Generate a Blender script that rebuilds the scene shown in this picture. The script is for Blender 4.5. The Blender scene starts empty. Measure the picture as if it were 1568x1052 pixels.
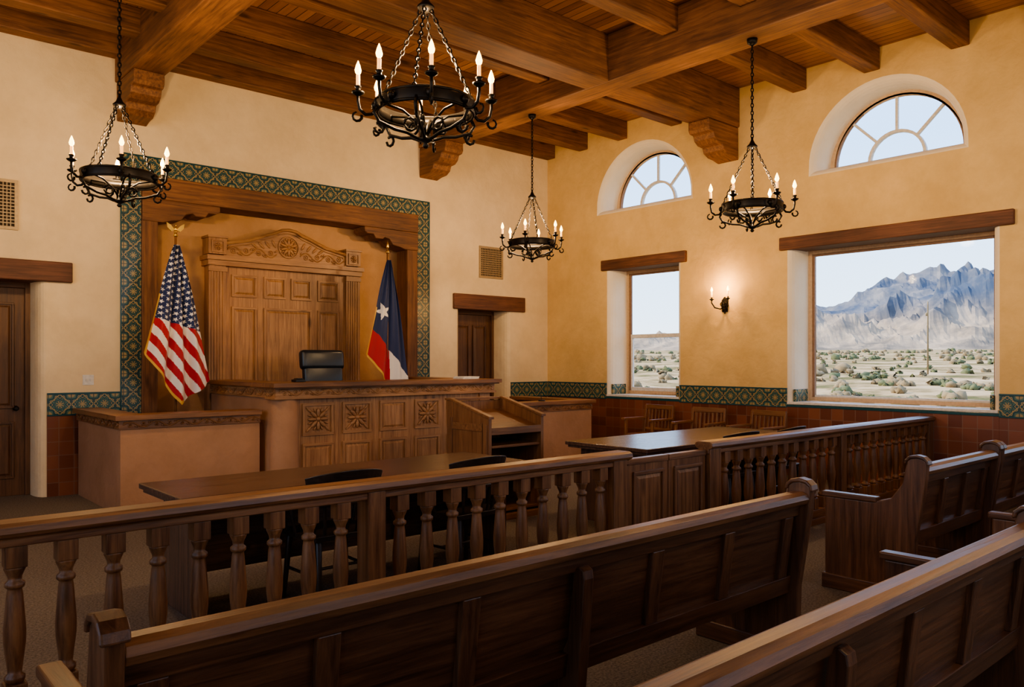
import bpy, bmesh, math, random
from mathutils import Vector, Matrix, noise
random.seed(4)
pi=math.pi
D=bpy.data; C=bpy.context
# ------------------------------------------------------------------ materials
MATS={}
def base(name):
    m=D.materials.new(name); m.use_nodes=True
    nt=m.node_tree; b=nt.nodes['Principled BSDF']
    return m,nt,b
def N(nt,t,**k):
    n=nt.nodes.new(t)
    for a,v in k.items():
        if a in n.inputs.keys(): n.inputs[a].default_value=v
        else: setattr(n,a,v)
    return n
def L(nt,a,b): nt.links.new(a,b)
def c4(c): return (c[0],c[1],c[2],1)
def ramp(nt,stops):
    r=nt.nodes.new('ShaderNodeValToRGB')
    e=r.color_ramp.elements
    e[0].position=stops[0][0]; e[0].color=c4(stops[0][1])
    e[1].position=stops[-1][0]; e[1].color=c4(stops[-1][1])
    for p,c in stops[1:-1]:
        x=e.new(p); x.color=c4(c)
    return r
def plain(name,col,rough=.5,metal=0,emit=None,es=0,spec=.5):
    if name in MATS: return MATS[name]
    m,nt,b=base(name)
    n=N(nt,'ShaderNodeTexNoise'); n.inputs['Scale'].default_value=30
    tc=N(nt,'ShaderNodeTexCoord'); L(nt,tc.outputs['Object'],n.inputs['Vector'])
    r=ramp(nt,[(.3,[x*.88 for x in col]),(.7,[min(1,x*1.08) for x in col])])
    L(nt,n.outputs['Fac'],r.inputs['Fac']); L(nt,r.outputs['Color'],b.inputs['Base Color'])
    b.inputs['Roughness'].default_value=rough; b.inputs['Metallic'].default_value=metal
    b.inputs['Specular IOR Level'].default_value=spec
    if emit:
        b.inputs['Emission Color'].default_value=c4(emit); b.inputs['Emission Strength'].default_value=es
    MATS[name]=m; return m
TONES={'dark':((.085,.033,.014),(.27,.130,.054),.34),
 'pew':((.052,.021,.010),(.175,.080,.036),.30),
 'oak':((.24,.110,.044),(.48,.265,.120),.42),
 'beam':((.095,.036,.015),(.28,.125,.050),.6),
 'lintel':((.075,.028,.016),(.19,.080,.045),.6),
 'door':((.075,.032,.014),(.18,.085,.038),.45),
 'table':((.060,.034,.023),(.14,.078,.052),.2),
 'chair':((.14,.058,.023),(.30,.145,.060),.35),
 'ebony':((.020,.014,.010),(.055,.035,.024),.3)}
def wood(tone,axis):
    k='wood_%s_%s'%(tone,axis)
    if k in MATS: return MATS[k]
    c1,c2,ro=TONES[tone]
    m,nt,b=base(k)
    tc=N(nt,'ShaderNodeTexCoord'); mp=N(nt,'ShaderNodeMapping')
    s=[19,19,19]; s['xyz'.index(axis)]=1.0
    mp.inputs['Scale'].default_value=s
    L(nt,tc.outputs['Object'],mp.inputs['Vector'])
    n=N(nt,'ShaderNodeTexNoise'); n.inputs['Scale'].default_value=1.7; n.inputs['Detail'].default_value=10
    n.inputs['Roughness'].default_value=.7; n.inputs['Distortion'].default_value=.5
    L(nt,mp.outputs['Vector'],n.inputs['Vector'])
    mid=[(a+d)/2 for a,d in zip(c1,c2)]
    r=ramp(nt,[(.34,c1),(.5,mid),(.66,c2)])
    L(nt,n.outputs['Fac'],r.inputs['Fac'])
    n2=N(nt,'ShaderNodeTexNoise'); n2.inputs['Scale'].default_value=1.3; n2.inputs['Detail'].default_value=3
    L(nt,tc.outputs['Object'],n2.inputs['Vector'])
    mr=N(nt,'ShaderNodeMapRange'); mr.inputs['From Min'].default_value=.3; mr.inputs['From Max'].default_value=.7
    mr.inputs['To Min'].default_value=.70; mr.inputs['To Max'].default_value=1.28
    L(nt,n2.outputs['Fac'],mr.inputs['Value'])
    mx=N(nt,'ShaderNodeMix',data_type='RGBA',blend_type='MULTIPLY'); mx.inputs[0].default_value=1
    L(nt,r.outputs['Color'],mx.inputs[6]); L(nt,mr.outputs['Result'],mx.inputs[7])
    out=mx.outputs[2]
    if tone in('beam','lintel','oak','dark'):
        mp2=N(nt,'ShaderNodeMapping'); s=[6.5,6.5,6.5]; s['xyz'.index(axis)]=2.0; mp2.inputs['Scale'].default_value=s
        L(nt,tc.outputs['Object'],mp2.inputs['Vector'])
        vo=N(nt,'ShaderNodeTexVoronoi'); vo.inputs['Scale'].default_value=.6; L(nt,mp2.outputs[0],vo.inputs['Vector'])
        kr=ramp(nt,[(.05,(.30,.27,.25)),(.13,(1,1,1))]); L(nt,vo.outputs['Distance'],kr.inputs['Fac'])
        m3=N(nt,'ShaderNodeMix',data_type='RGBA',blend_type='MULTIPLY'); m3.inputs[0].default_value=.85
        L(nt,out,m3.inputs[6]); L(nt,kr.outputs[0],m3.inputs[7]); out=m3.outputs[2]
    L(nt,out,b.inputs['Base Color'])
    bp=N(nt,'ShaderNodeBump'); bp.inputs['Strength'].default_value=.5 if tone=='beam' else .3; bp.inputs['Distance'].default_value=.006
    L(nt,n.outputs['Fac'],bp.inputs['Height']); L(nt,bp.outputs['Normal'],b.inputs['Normal'])
    rr=N(nt,'ShaderNodeMapRange'); rr.inputs['To Min'].default_value=ro-.08; rr.inputs['To Max'].default_value=ro+.14
    L(nt,n.outputs['Fac'],rr.inputs['Value']); L(nt,rr.outputs['Result'],b.inputs['Roughness'])
    MATS[k]=m; return m
def plaster(name,c,var=.10,bump=.55):
    if name in MATS: return MATS[name]
    m,nt,b=base(name)
    tc=N(nt,'ShaderNodeTexCoord')
    n=N(nt,'ShaderNodeTexNoise'); n.inputs['Scale'].default_value=1.6; n.inputs['Detail'].default_value=9; n.inputs['Roughness'].default_value=.66
    L(nt,tc.outputs['Object'],n.inputs['Vector'])
    r=ramp(nt,[(.33,[x*(1-var*k) for x,k in zip(c,(1,1.2,1.6))]),(.67,[min(1,x*(1+var*.5)) for x in c])])
    L(nt,n.outputs['Fac'],r.inputs['Fac']); L(nt,r.outputs['Color'],b.inputs['Base Color'])
    n2=N(nt,'ShaderNodeTexNoise'); n2.inputs['Scale'].default_value=5; n2.inputs['Detail'].default_value=9; n2.inputs['Distortion'].default_value=.4
    L(nt,tc.outputs['Object'],n2.inputs['Vector'])
    bp=N(nt,'ShaderNodeBump'); bp.inputs['Strength'].default_value=bump; bp.inputs['Distance'].default_value=.03
    L(nt,n2.outputs['Fac'],bp.inputs['Height']); L(nt,bp.outputs['Normal'],b.inputs['Normal'])
    b.inputs['Roughness'].default_value=.8; b.inputs['Specular IOR Level'].default_value=.25
    MATS[name]=m; return m
def uvz(nt):
    g=N(nt,'ShaderNodeNewGeometry'); s=N(nt,'ShaderNodeSeparateXYZ'); L(nt,g.outputs['Position'],s.inputs[0])
    a=N(nt,'ShaderNodeMath',operation='ADD'); L(nt,s.outputs[0],a.inputs[0]); L(nt,s.outputs[1],a.inputs[1])
    return a.outputs[0],s.outputs[2],s
def mth(nt,op,a,b=None,c=None):
    n=N(nt,'ShaderNodeMath',operation=op)
    for i,x in enumerate((a,b,c)):
        if x is None: continue
        if isinstance(x,(int,float)): n.inputs[i].default_value=x
        else: L(nt,x,n.inputs[i])
    return n.outputs[0]
def tile_mat(name,size,zoff,cols,uoff=0):
    m,nt,b=base(name)
    u,v,_=uvz(nt)
    fu=mth(nt,'SUBTRACT',mth(nt,'FRACT',mth(nt,'DIVIDE',mth(nt,'ADD',u,uoff),size)),.5)
    fv=mth(nt,'SUBTRACT',mth(nt,'FRACT',mth(nt,'DIVIDE',mth(nt,'SUBTRACT',v,zoff),size)),.5)
    au=mth(nt,'ABSOLUTE',fu); av=mth(nt,'ABSOLUTE',fv)
    dia=mth(nt,'ADD',au,av)
    rad=mth(nt,'SQRT',mth(nt,'ADD',mth(nt,'MULTIPLY',fu,fu),mth(nt,'MULTIPLY',fv,fv)))
    ang=mth(nt,'ARCTAN2',fv,fu)
    pet=mth(nt,'MULTIPLY',mth(nt,'COSINE',mth(nt,'MULTIPLY',ang,8)),.07)
    q=mth(nt,'ADD',rad,pet)
    r=ramp(nt,[(0,cols[2]),(.10,cols[2]),(.13,cols[0]),(.20,cols[1]),(.27,cols[0]),(.36,cols[2]),(.40,cols[0]),(.52,cols[1]),(.6,cols[2])])
    r.color_ramp.interpolation='CONSTANT'
    L(nt,q,r.inputs['Fac'])
    mxe=mth(nt,'MAXIMUM',au,av)
    g=mth(nt,'GREATER_THAN',mxe,.482)
    d2=mth(nt,'COMPARE',dia,.5,.035)
    m1=N(nt,'ShaderNodeMix',data_type='RGBA'); L(nt,d2,m1.inputs[0]); L(nt,r.outputs['Color'],m1.inputs[6]); m1.inputs[7].default_value=c4(cols[2])
    m2=N(nt,'ShaderNodeMix',data_type='RGBA'); L(nt,g,m2.inputs[0]); L(nt,m1.outputs[2],m2.inputs[6]); m2.inputs[7].default_value=c4((.05,.07,.07))
    L(nt,m2.outputs[2],b.inputs['Base Color'])
    b.inputs['Roughness'].default_value=.22
    bp=N(nt,'ShaderNodeBump'); bp.inputs['Strength'].default_value=.3; bp.inputs['Distance'].default_value=.004
    L(nt,mth(nt,'SUBTRACT',1,g),bp.inputs['Height']); L(nt,bp.outputs['Normal'],b.inputs['Normal'])
    MATS[name]=m; return m
def brick_mat():
    m,nt,b=base('saltillo_tile')
    u,v,_=uvz(nt)
    cb=N(nt,'ShaderNodeCombineXYZ'); L(nt,u,cb.inputs[0]); L(nt,v,cb.inputs[1])
    br=N(nt,'ShaderNodeTexBrick'); br.offset=0
    br.inputs['Color1'].default_value=c4((.14,.042,.022)); br.inputs['Color2'].default_value=c4((.25,.088,.045)); br.inputs['Mortar'].default_value=c4((.22,.13,.09))
    br.inputs['Scale'].default_value=1; br.inputs['Brick Width'].default_value=.155; br.inputs['Row Height'].default_value=.155; br.inputs['Mortar Size'].default_value=.004
    L(nt,cb.outputs[0],br.inputs['Vector']); L(nt,br.outputs['Color'],b.inputs['Base Color']); b.inputs['Roughness'].default_value=.35
    return m
def plank_mat():
    m,nt,b=base('ceiling_planks')
    g=N(nt,'ShaderNodeNewGeometry'); s=N(nt,'ShaderNodeSeparateXYZ'); L(nt,g.outputs['Position'],s.inputs[0])
    q=mth(nt,'DIVIDE',s.outputs[0],.11)
    fl=mth(nt,'FLOOR',q); fr=mth(nt,'FRACT',q)
    wn=N(nt,'ShaderNodeTexWhiteNoise'); wn.noise_dimensions='1D'; L(nt,fl,wn.inputs['W'])
    mp=N(nt,'ShaderNodeMapping'); mp.inputs['Scale'].default_value=(14,.8,1); L(nt,g.outputs['Position'],mp.inputs['Vector'])
    n=N(nt,'ShaderNodeTexNoise'); n.inputs['Scale'].default_value=2; n.inputs['Detail'].default_value=6; L(nt,mp.outputs[0],n.inputs['Vector'])
    a=mth(nt,'ADD',mth(nt,'MULTIPLY',wn.outputs['Value'],.5),mth(nt,'MULTIPLY',n.outputs['Fac'],.5))
    r=ramp(nt,[(.2,(.19,.075,.026)),(.8,(.44,.205,.075))]); L(nt,a,r.inputs['Fac'])
    gr=mth(nt,'LESS_THAN',fr,.07)
    mx=N(nt,'ShaderNodeMix',data_type='RGBA'); L(nt,gr,mx.inputs[0]); L(nt,r.outputs[0],mx.inputs[6]); mx.inputs[7].default_value=(.02,.009,.004,1)
    L(nt,mx.outputs[2],b.inputs['Base Color']); b.inputs['Roughness'].default_value=.40
    return m
def carpet_mat():
    m,nt,b=base('carpet')
    tc=N(nt,'ShaderNodeTexCoord')
    n=N(nt,'ShaderNodeTexNoise'); n.inputs['Scale'].default_value=70; n.inputs['Detail'].default_value=5; n.inputs['Roughness'].default_value=.8
    L(nt,tc.outputs['Object'],n.inputs['Vector'])
    r=ramp(nt,[(.35,(.085,.070,.060)),(.65,(.27,.228,.190))]); L(nt,n.outputs['Fac'],r.inputs['Fac']); L(nt,r.outputs[0],b.inputs['Base Color'])
    bp=N(nt,'ShaderNodeBump'); bp.inputs['Strength'].default_value=.6; bp.inputs['Distance'].default_value=.01
    L(nt,n.outputs['Fac'],bp.inputs['Height']); L(nt,bp.outputs['Normal'],b.inputs['Normal'])
    b.inputs['Roughness'].default_value=.95; b.inputs['Specular IOR Level'].default_value=.1
    return m
def glass_mat():
    m=D.materials.new('window_glass'); m.use_nodes=True; nt=m.node_tree; nt.nodes.clear()
    o=N(nt,'ShaderNodeOutputMaterial'); t=N(nt,'ShaderNodeBsdfTransparent'); g=N(nt,'ShaderNodeBsdfGlossy'); g.inputs['Roughness'].default_value=.02
    f=N(nt,'ShaderNodeFresnel'); f.inputs['IOR'].default_value=1.08
    mx=N(nt,'ShaderNodeMixShader'); L(nt,f.outputs[0],mx.inputs[0]); L(nt,t.outputs[0],mx.inputs[1]); L(nt,g.outputs[0],mx.inputs[2]); L(nt,mx.outputs[0],o.inputs[0])
    return m
P_BACK=plaster('plaster_cream',(.84,.67,.43))  # same paint as the right wall; the light on it is put into the tone
P_RIGHT=plaster('plaster_ochre',(.76,.535,.25),.13)  # same paint again, its backlit shade put into a darker tone
P_REV=plaster('plaster_reveal',(.88,.78,.62),.05)  # paler than the wall: sky light on the reveals put into the colour
P_ADOBE=plaster('plaster_adobe',(.43,.245,.145),.16)
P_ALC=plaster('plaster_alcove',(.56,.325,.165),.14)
TILE=tile_mat('talavera_band',.2333,.9267,[(.018,.075,.085),(.09,.17,.13),(.36,.28,.13)])
TILE2=tile_mat('talavera_frame',.22,4.03-.22*18,[(.020,.065,.080),(.07,.13,.115),(.36,.285,.14)],uoff=-12.928+.22*60)
TEAL=plain('teal_glaze',(.02,.09,.11),.2)
BRICK=brick_mat(); PLANK=plank_mat(); CARPET=carpet_mat(); GLASS=glass_mat()
IRON=plain('black_iron',(.022,.018,.015),.42,.7)
CREAM=plain('window_frame_paint',(.60,.42,.26),.5)
SASH=plain('sash_dark',(.30,.18,.11),.5)
WHITE=plain('white_paint',(.75,.72,.66),.5)
CANDLE=plain('candle_sleeve',(.85,.6,.3),.5,0,(1,.42,.10),2.2)
FLAME=plain('flame_bulb',(1,.8,.5),.4,0,(1,.52,.13),11)
GOLD=plain('gold_brass',(.75,.48,.12),.3,.9)
LEATHER=plain('black_leather',(.014,.020,.028),.28)
BLACK=plain('black_plastic',(.01,.01,.01),.4)
PAPER=plain('paper_white',(.8,.78,.72),.7)
VENT=plain('vent_metal',(.42,.31,.18),.5,.2)
VENTD=plain('vent_dark',(.05,.035,.02),.8)
# ------------------------------------------------------------------ mesh builder
class MB:
    def __init__(s): s.v=[];s.f=[];s.m=[];s.s=[];s.mats=[];s.M=Matrix.Identity(4)
    def mi(s,mat):
        if mat not in s.mats: s.mats.append(mat)
        return s.mats.index(mat)
    def add(s,vs,fs,mat,sm=False):
        o=len(s.v); k=s.mi(mat)
        for p in vs: s.v.append(s.M@Vector(p))
        for f in fs: s.f.append([i+o for i in f]); s.m.append(k); s.s.append(sm)
    def box(s,x0,x1,y0,y1,z0,z1,mat):
        s.add([(x0,y0,z0),(x1,y0,z0),(x1,y1,z0),(x0,y1,z0),(x0,y0,z1),(x1,y0,z1),(x1,y1,z1),(x0,y1,z1)],
              [(0,3,2,1),(4,5,6,7),(0,1,5,4),(1,2,6,5),(2,3,7,6),(3,0,4,7)],mat)
    def frustum(s,x0,x1,z0,z1,y,h,ins,mat):
        s.add([(x0,y,z0),(x1,y,z0),(x1,y,z1),(x0,y,z1),(x0+ins,y-h,z0+ins),(x1-ins,y-h,z0+ins),(x1-ins,y-h,z1-ins),(x0+ins,y-h,z1-ins)],
              [(3,2,1,0),(4,5,6,7),(0,1,5,4),(1,2,6,5),(2,3,7,6),(3,0,4,7)],mat)
    def prism(s,poly,axis,a0,a1,mat,sm=False):
        n=len(poly)
        def P(p,a):
            return {'x':(a,p[0],p[1]),'y':(p[0],a,p[1]),'z':(p[0],p[1],a)}[axis]
        vs=[P(p,a0) for p in poly]+[P(p,a1) for p in poly]
        fs=[tuple(range(n)),tuple(range(2*n-1,n-1,-1))]
        s.add(vs,fs,mat)
        o=len(s.v)-2*n; k=s.mi(mat)
        for i in range(n):
            j=(i+1)%n; s.f.append([o+i,o+j,o+n+j,o+n+i]); s.m.append(k); s.s.append(sm)
    def lathe(s,prof,cx,cy,seg,mat,sm=True,cap=True):
        vs=[];fs=[];n=len(prof)
        for r,z in prof:
            for i in range(seg):
                a=2*pi*i/seg; vs.append((cx+r*math.cos(a),cy+r*math.sin(a),z))
        for j in range(n-1):
            for i in range(seg):
                k=(i+1)%seg; fs.append((j*seg+i,j*seg+k,(j+1)*seg+k,(j+1)*seg+i))
        if not cap:
            for i in range(seg):
                k=(i+1)%seg; fs.append(((n-1)*seg+i,(n-1)*seg+k,k,i))
        s.add(vs,fs,mat,sm)
        if cap:
            o=len(s.v)-n*seg; k=s.mi(mat)
            s.f.append([o+i for i in range(seg-1,-1,-1)]); s.m.append(k); s.s.append(False)
            s.f.append([o+(n-1)*seg+i for i in range(seg)]); s.m.append(k); s.s.append(False)
    def tube(s,pts,r,seg,mat,closed=False):
        pts=[Vector(p) for p in pts]; n=len(pts); vs=[];fs=[]
        up=Vector((0,0,1)); prev=None
        for i,p in enumerate(pts):
            if closed: t=(pts[(i+1)%n]-pts[i-1])
            else: t=(pts[min(i+1,n-1)]-pts[max(i-1,0)])
            t.normalize()
            if prev is None:
                a=up if abs(t.z)<.9 else Vector((1,0,0))
                u=t.cross(a).normalized()
            else:
                u=(prev-t*prev.dot(t))
                u=u.normalized() if u.length>1e-6 else t.orthogonal().normalized()
            prev=u; w=t.cross(u)
            rr=r[i] if isinstance(r,(list,tuple)) else r
            for k in range(seg):
                a=2*pi*k/seg; vs.append(p+u*(rr*math.cos(a))+w*(rr*math.sin(a)))
        m=n if closed else n-1
        for i in range(m):
            i2=(i+1)%n
            for k in range(seg):
                k2=(k+1)%seg; fs.append((i*seg+k,i*seg+k2,i2*seg+k2,i2*seg+k))
        if not closed:
            fs.append(tuple(range(seg-1,-1,-1))); fs.append(tuple((n-1)*seg+k for k in range(seg)))
        s.add(vs,fs,mat,True)
    def ell(s,c,r,mat,ang=0,seg=10,rings=6):
        vs=[];fs=[]; ca,sa=math.cos(ang),math.sin(ang)
        for j in range(rings+1):
            th=pi*j/rings
            for i in range(seg):
                a=2*pi*i/seg
                x=r[0]*math.sin(th)*math.cos(a); y=r[1]*math.sin(th)*math.sin(a); z=r[2]*math.cos(th)
                vs.append((c[0]+x*ca+z*sa,c[1]+y,c[2]-x*sa+z*ca))
        for j in range(rings):
            for i in range(seg):
                k=(i+1)%seg; fs.append((j*seg+i,(j+1)*seg+i,(j+1)*seg+k,j*seg+k))
        s.add(vs,fs,mat,True)
    def obj(s,name,bevel=0,parent=None,loc=None,seg=2):
        me=D.meshes.new(name)
        off=Vector(loc) if loc else Vector((0,0,0))
        me.from_pydata([tuple(p) for p in s.v],[],s.f)
        for m in s.mats: me.materials.append(m)
        for i,p in enumerate(me.polygons): p.material_index=s.m[i]; p.use_smooth=s.s[i]
        bm=bmesh.new(); bm.from_mesh(me); bmesh.ops.remove_doubles(bm,verts=bm.verts,dist=1e-6)
        bmesh.ops.recalc_face_normals(bm,faces=bm.faces); bm.to_mesh(me); bm.free()
        o=D.objects.new(name,me); C.collection.objects.link(o)
        o.location=off
        if parent: o.parent=parent
        if bevel:
            b=o.modifiers.new('bev','BEVEL'); b.width=bevel; b.segments=seg; b.limit_method='ANGLE'; b.angle_limit=math.radians(58)
        return o
def empty(name,loc=(0,0,0),rz=0):
    e=D.objects.new(name,None); e.location=loc; e.rotation_euler=(0,0,rz); e.empty_display_size=.2
    C.collection.objects.link(e); return e
def faceX(x,y): return Matrix.Translation((x,y,0))@Matrix.Rotation(-pi/2,4,'Z')
def scrolls(mb,x0,x1,zc,amp,y,mat,per=.16):
    n=max(2,int((x1-x0)/per)); per=(x1-x0)/n
    pts=[]
    for i in range(n*8+1):
        x=x0+(x1-x0)*i/(n*8); pts.append((x,y,zc+amp*.75*math.sin(2*pi*(x-x0)/(2*per))))
    mb.tube(pts,.009,5,mat)
    for i in range(n):
        cx=x0+per*(i+.5); sg=-1 if i%2==0 else 1
        mb.tube([(cx+amp*.45*math.cos(a*pi/4),y,zc+sg*amp*.12+amp*.45*math.sin(a*pi/4)) for a in range(8)],.008,4,mat,True)
        mb.ell((cx,y,zc+sg*amp*.12),(amp*.2,.014,amp*.2),mat,0,6,4)
        mb.ell((cx+per*.42,y,zc+sg*amp*.55),(amp*.18,.013,amp*.4),mat,sg*.9,6,4)
        mb.ell((cx-per*.42,y,zc-sg*amp*.6),(amp*.18,.013,amp*.35),mat,-sg*.6,6,4)
def rosette(mb,cx,cz,R,y,mat,n=8):
    for k in range(n):
        a=2*pi*k/n
        mb.ell((cx+.55*R*math.sin(a),y,cz+.55*R*math.cos(a)),(R*.17,.018,R*.42),mat,a,8,5)
        a2=a+pi/n
        mb.ell((cx+.82*R*math.sin(a2),y,cz+.82*R*math.cos(a2)),(R*.09,.014,R*.2),mat,a2,6,4)
    mb.ell((cx,y,cz),(R*.22,.026,R*.22),mat)
def rpanel(mb,x0,x1,z0,z1,y,mat,mz=None,raised=True,b=.022):
    mz=mz or mat
    mb.box(x0,x1,y-.018,y,z1-b,z1,mat); mb.box(x0,x1,y-.018,y,z0,z0+b,mat)
    mb.box(x0,x0+b,y-.018,y,z0+b,z1-b,mz); mb.box(x1-b,x1,y-.018,y,z0+b,z1-b,mz)
    if raised: mb.frustum(x0+b+.012,x1-b-.012,z0+b+.012,z1-b-.012,y-.0005,.014,.025,mz)
def balu(mb,x,y,mat,z0=.14,z1=.80):
    h=.040
    def Z(t): return z0+(z1-z0)*t
    mb.box(x-h,x+h,y-h,y+h,z0,Z(.16),mat)
    mb.lathe([(.030,Z(.16)),(.038,Z(.18)),(.038,Z(.2)),(.026,Z(.215)),(.028,Z(.25)),(.040,Z(.40)),(.041,Z(.48)),(.030,Z(.70)),(.026,Z(.735)),(.037,Z(.745)),(.037,Z(.77)),(.025,Z(.785)),(.027,Z(.81)),(.040,Z(.855)),(.040,Z(.87))],x,y,12,mat)
    mb.box(x-h,x+h,y-h,y+h,Z(.865),z1,mat)
# ------------------------------------------------------------------ room shell
XR=9.85; YB=10.18; XL=-4.5; YF=-5.0; ZC=5.42
def rect_out(a0,a1,z0,z1,e): return [(a0-e,z0-e),(a1+e,z0-e),(a1+e,z1+e),(a0-e,z1+e)]
def arch_out(ac,zc,R,e,n=28):
    o=[(ac-R-e,zc-e)]
    o.append((ac+R+e,zc-e))
    for i in range(1,n):
        a=pi*i/n; o.append((ac+(R+e)*math.cos(a),zc+(R+e)*math.sin(a)))
    return o
LV=[(-.06,.10),(0,.10),(.008,.078),(.03,.052),(.07,.030),(.13,.014),(.22,.004),(.30,0),(.7,0)]
def loft(mb,fn,place,levels,mat):
    rings=[[place(p,d) for p in fn(e)] for d,e in levels]
    n=len(rings[0]); vs=[p for r in rings for p in r]; fs=[]
    for j in range(len(rings)-1):
        for i in range(n):
            k=(i+1)%n; fs.append((j*n+i,j*n+k,(j+1)*n+k,(j+1)*n+i))
    fs.append(tuple(range(n-1,-1,-1))); fs.append(tuple((len(rings)-1)*n+i for i in range(n)))
    mb.add(vs,fs,mat)
def cut(obj,cmb):
    c=cmb.obj('cutter_tmp')
    md=obj.modifiers.new('b','BOOLEAN'); md.operation='DIFFERENCE'; md.solver='EXACT'; md.object=c; md.material_mode='TRANSFER'
    dg=C.evaluated_depsgraph_get(); me=D.meshes.new_from_object(obj.evaluated_get(dg))
    obj.modifiers.clear(); obj.data=me; D.objects.remove(c)
WINS=[(7.38,8.66),(3.07,5.42),(-1.0,1.38),(-4.2,-2.4)]  # the windows at negative near ends are unseen, added to light the pews
ARCH=[8.02,4.25,.19,-3.3]
AR=.865; AZ=4.08
mb=MB(); mb.box(XR,XR+.5,YF-.5,YB+.5,-.1,ZC+.1,P_RIGHT); wr=mb.obj('wall_right')
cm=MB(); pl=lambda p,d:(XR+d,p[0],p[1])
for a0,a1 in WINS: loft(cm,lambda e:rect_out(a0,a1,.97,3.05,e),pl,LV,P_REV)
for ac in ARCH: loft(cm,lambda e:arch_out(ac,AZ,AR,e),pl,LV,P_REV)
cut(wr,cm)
mb=MB(); mb.box(XL-.5,XR,YB,YB+.5,-.1,ZC+.1,P_BACK); wb=mb.obj('wall_back')
cm=MB(); plb=lambda p,d:(p[0],YB+d,p[1])
loft(cm,lambda e:rect_out(.88,1.86,-.3,2.46,e),plb,LV,P_BACK)
loft(cm,lambda e:rect_out(7.90,8.86,-.3,2.41,e),plb,LV,P_BACK)
loft(cm,lambda e:rect_out(2.968,7.014,-.3,3.81,0),plb,[(-.1,0),(.40,0)],P_BACK)
cut(wb,cm)
FILL_LW=[(-4.0,-1.6),(-.9,1.5),(2.2,4.6),(5.3,7.7)]  # unseen left wall openings, added for daylight fill
FILL_FW=[(2.8,5.2),(6.2,8.6)]  # unseen openings behind the camera, also added to let daylight in
WT=4.7
mb=MB(); mb.box(XL-.5,XL,YF,YB,-.1,ZC+.1,P_BACK); wl=mb.obj('wall_left')
cm=MB()
for a0,a1 in FILL_LW: loft(cm,lambda e:rect_out(a0,a1,.97,WT,e),lambda p,d:(XL-d,p[0],p[1]),LV,P_BACK)
cut(wl,cm)
mb=MB(); mb.box(XL-.5,XR,YF-.5,YF,-.1,ZC+.1,P_BACK); wf=mb.obj('wall_front')
cm=MB()
for a0,a1 in FILL_FW: loft(cm,lambda e:rect_out(a0,a1,.97,WT,e),lambda p,d:(p[0],YF-d,p[1]),LV,P_BACK)
cut(wf,cm)
mb=MB(); mb.box(XL-.5,XR+.5,YF-.5,YB+.5,-.2,0,CARPET); mb.obj('floor')
mb=MB(); mb.box(XL-.6,XR+.6,YF-.6,YB+.6,ZC,ZC+.15,PLANK); mb.obj('ceiling')
# beams
mb=MB(); B='beam'
for xc in (-1.5,2.865,7.24):
    mb.box(xc-.19,xc+.19,YF,YB,4.86,ZC,wood(B,'y'))
    prof=[(YB,4.86),(9.50,4.86),(9.50,4.74),(9.53,4.70),(9.60,4.69),(9.63,4.62),(9.70,4.57),(9.80,4.56),(9.83,4.49),(9.92,4.44),(10.05,4.43),(YB,4.40)]
    mb.prism(prof,'x',xc-.17,xc+.17,wood(B,'y'))
for yc in (6.44,2.0,-2.4):
    mb.box(XL,XR,yc-.19,yc+.19,4.862,ZC,wood(B,'x'))
    q=XR-YB
    prof=[(a+q,b) for a,b in [(YB,4.86),(9.45,4.86),(9.45,4.74),(9.48,4.70),(9.56,4.69),(9.59,4.62),(9.67,4.57),(9.78,4.56),(9.81,4.49),(9.92,4.44),(10.05,4.43),(YB,4.40)]]
    mb.prism(prof,'y',yc-.17,yc+.17,wood(B,'x'))
for y in [10.08,9.29,8.42,7.35,5.34,4.38,3.37,1.0,.0,-1.0,-3.4,-4.4]:
    mb.box(XL,XR,y-.1,y+.1,5.14,ZC,wood(B,'x'))
mb.obj('ceiling_beams',.014)
def wains_back(i,x0,x1):
    mb=MB(); mb.box(x0,x1,YB-.018,YB,0,.93,BRICK); mb.box(x0,x1,YB-.024,YB,.93,1.16,TILE); mb.box(x0,x1,YB-.03,YB,1.16,1.178,TEAL); mb.box(x0,x1,YB-.03,YB,.915,.93,TEAL)
    mb.obj('trim_%d'%i,.002)
wains_back(1,XL,.78); wains_back(2,1.965,2.73); wains_back(3,7.25,7.79); wains_back(4,8.965,XR-.03)
def wains_right(i,y0,y1,band=True):
    mb=MB()
    mb.box(XR-.018,XR,y0,y1,0,.93,BRICK)
    if band:
        mb.box(XR-.03,XR,y0,y1,.915,.93,TEAL)
        mb.box(XR-.024,XR,y0,y1,.93,1.16,TILE); mb.box(XR-.03,XR,y0,y1,1.16,1.178,TEAL)
    mb.obj('trim_%d'%i,.002)
ys=[YF]+[q for w in sorted(WINS) for q in (w[0]-.10,w[1]+.10)]+[YB-.03]
for i in range(0,len(ys),2): wains_right(10+i,ys[i],ys[i+1])
for i in range(1,len(ys)-1,2): wains_right(10+i,ys[i],ys[i+1],False)
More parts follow.
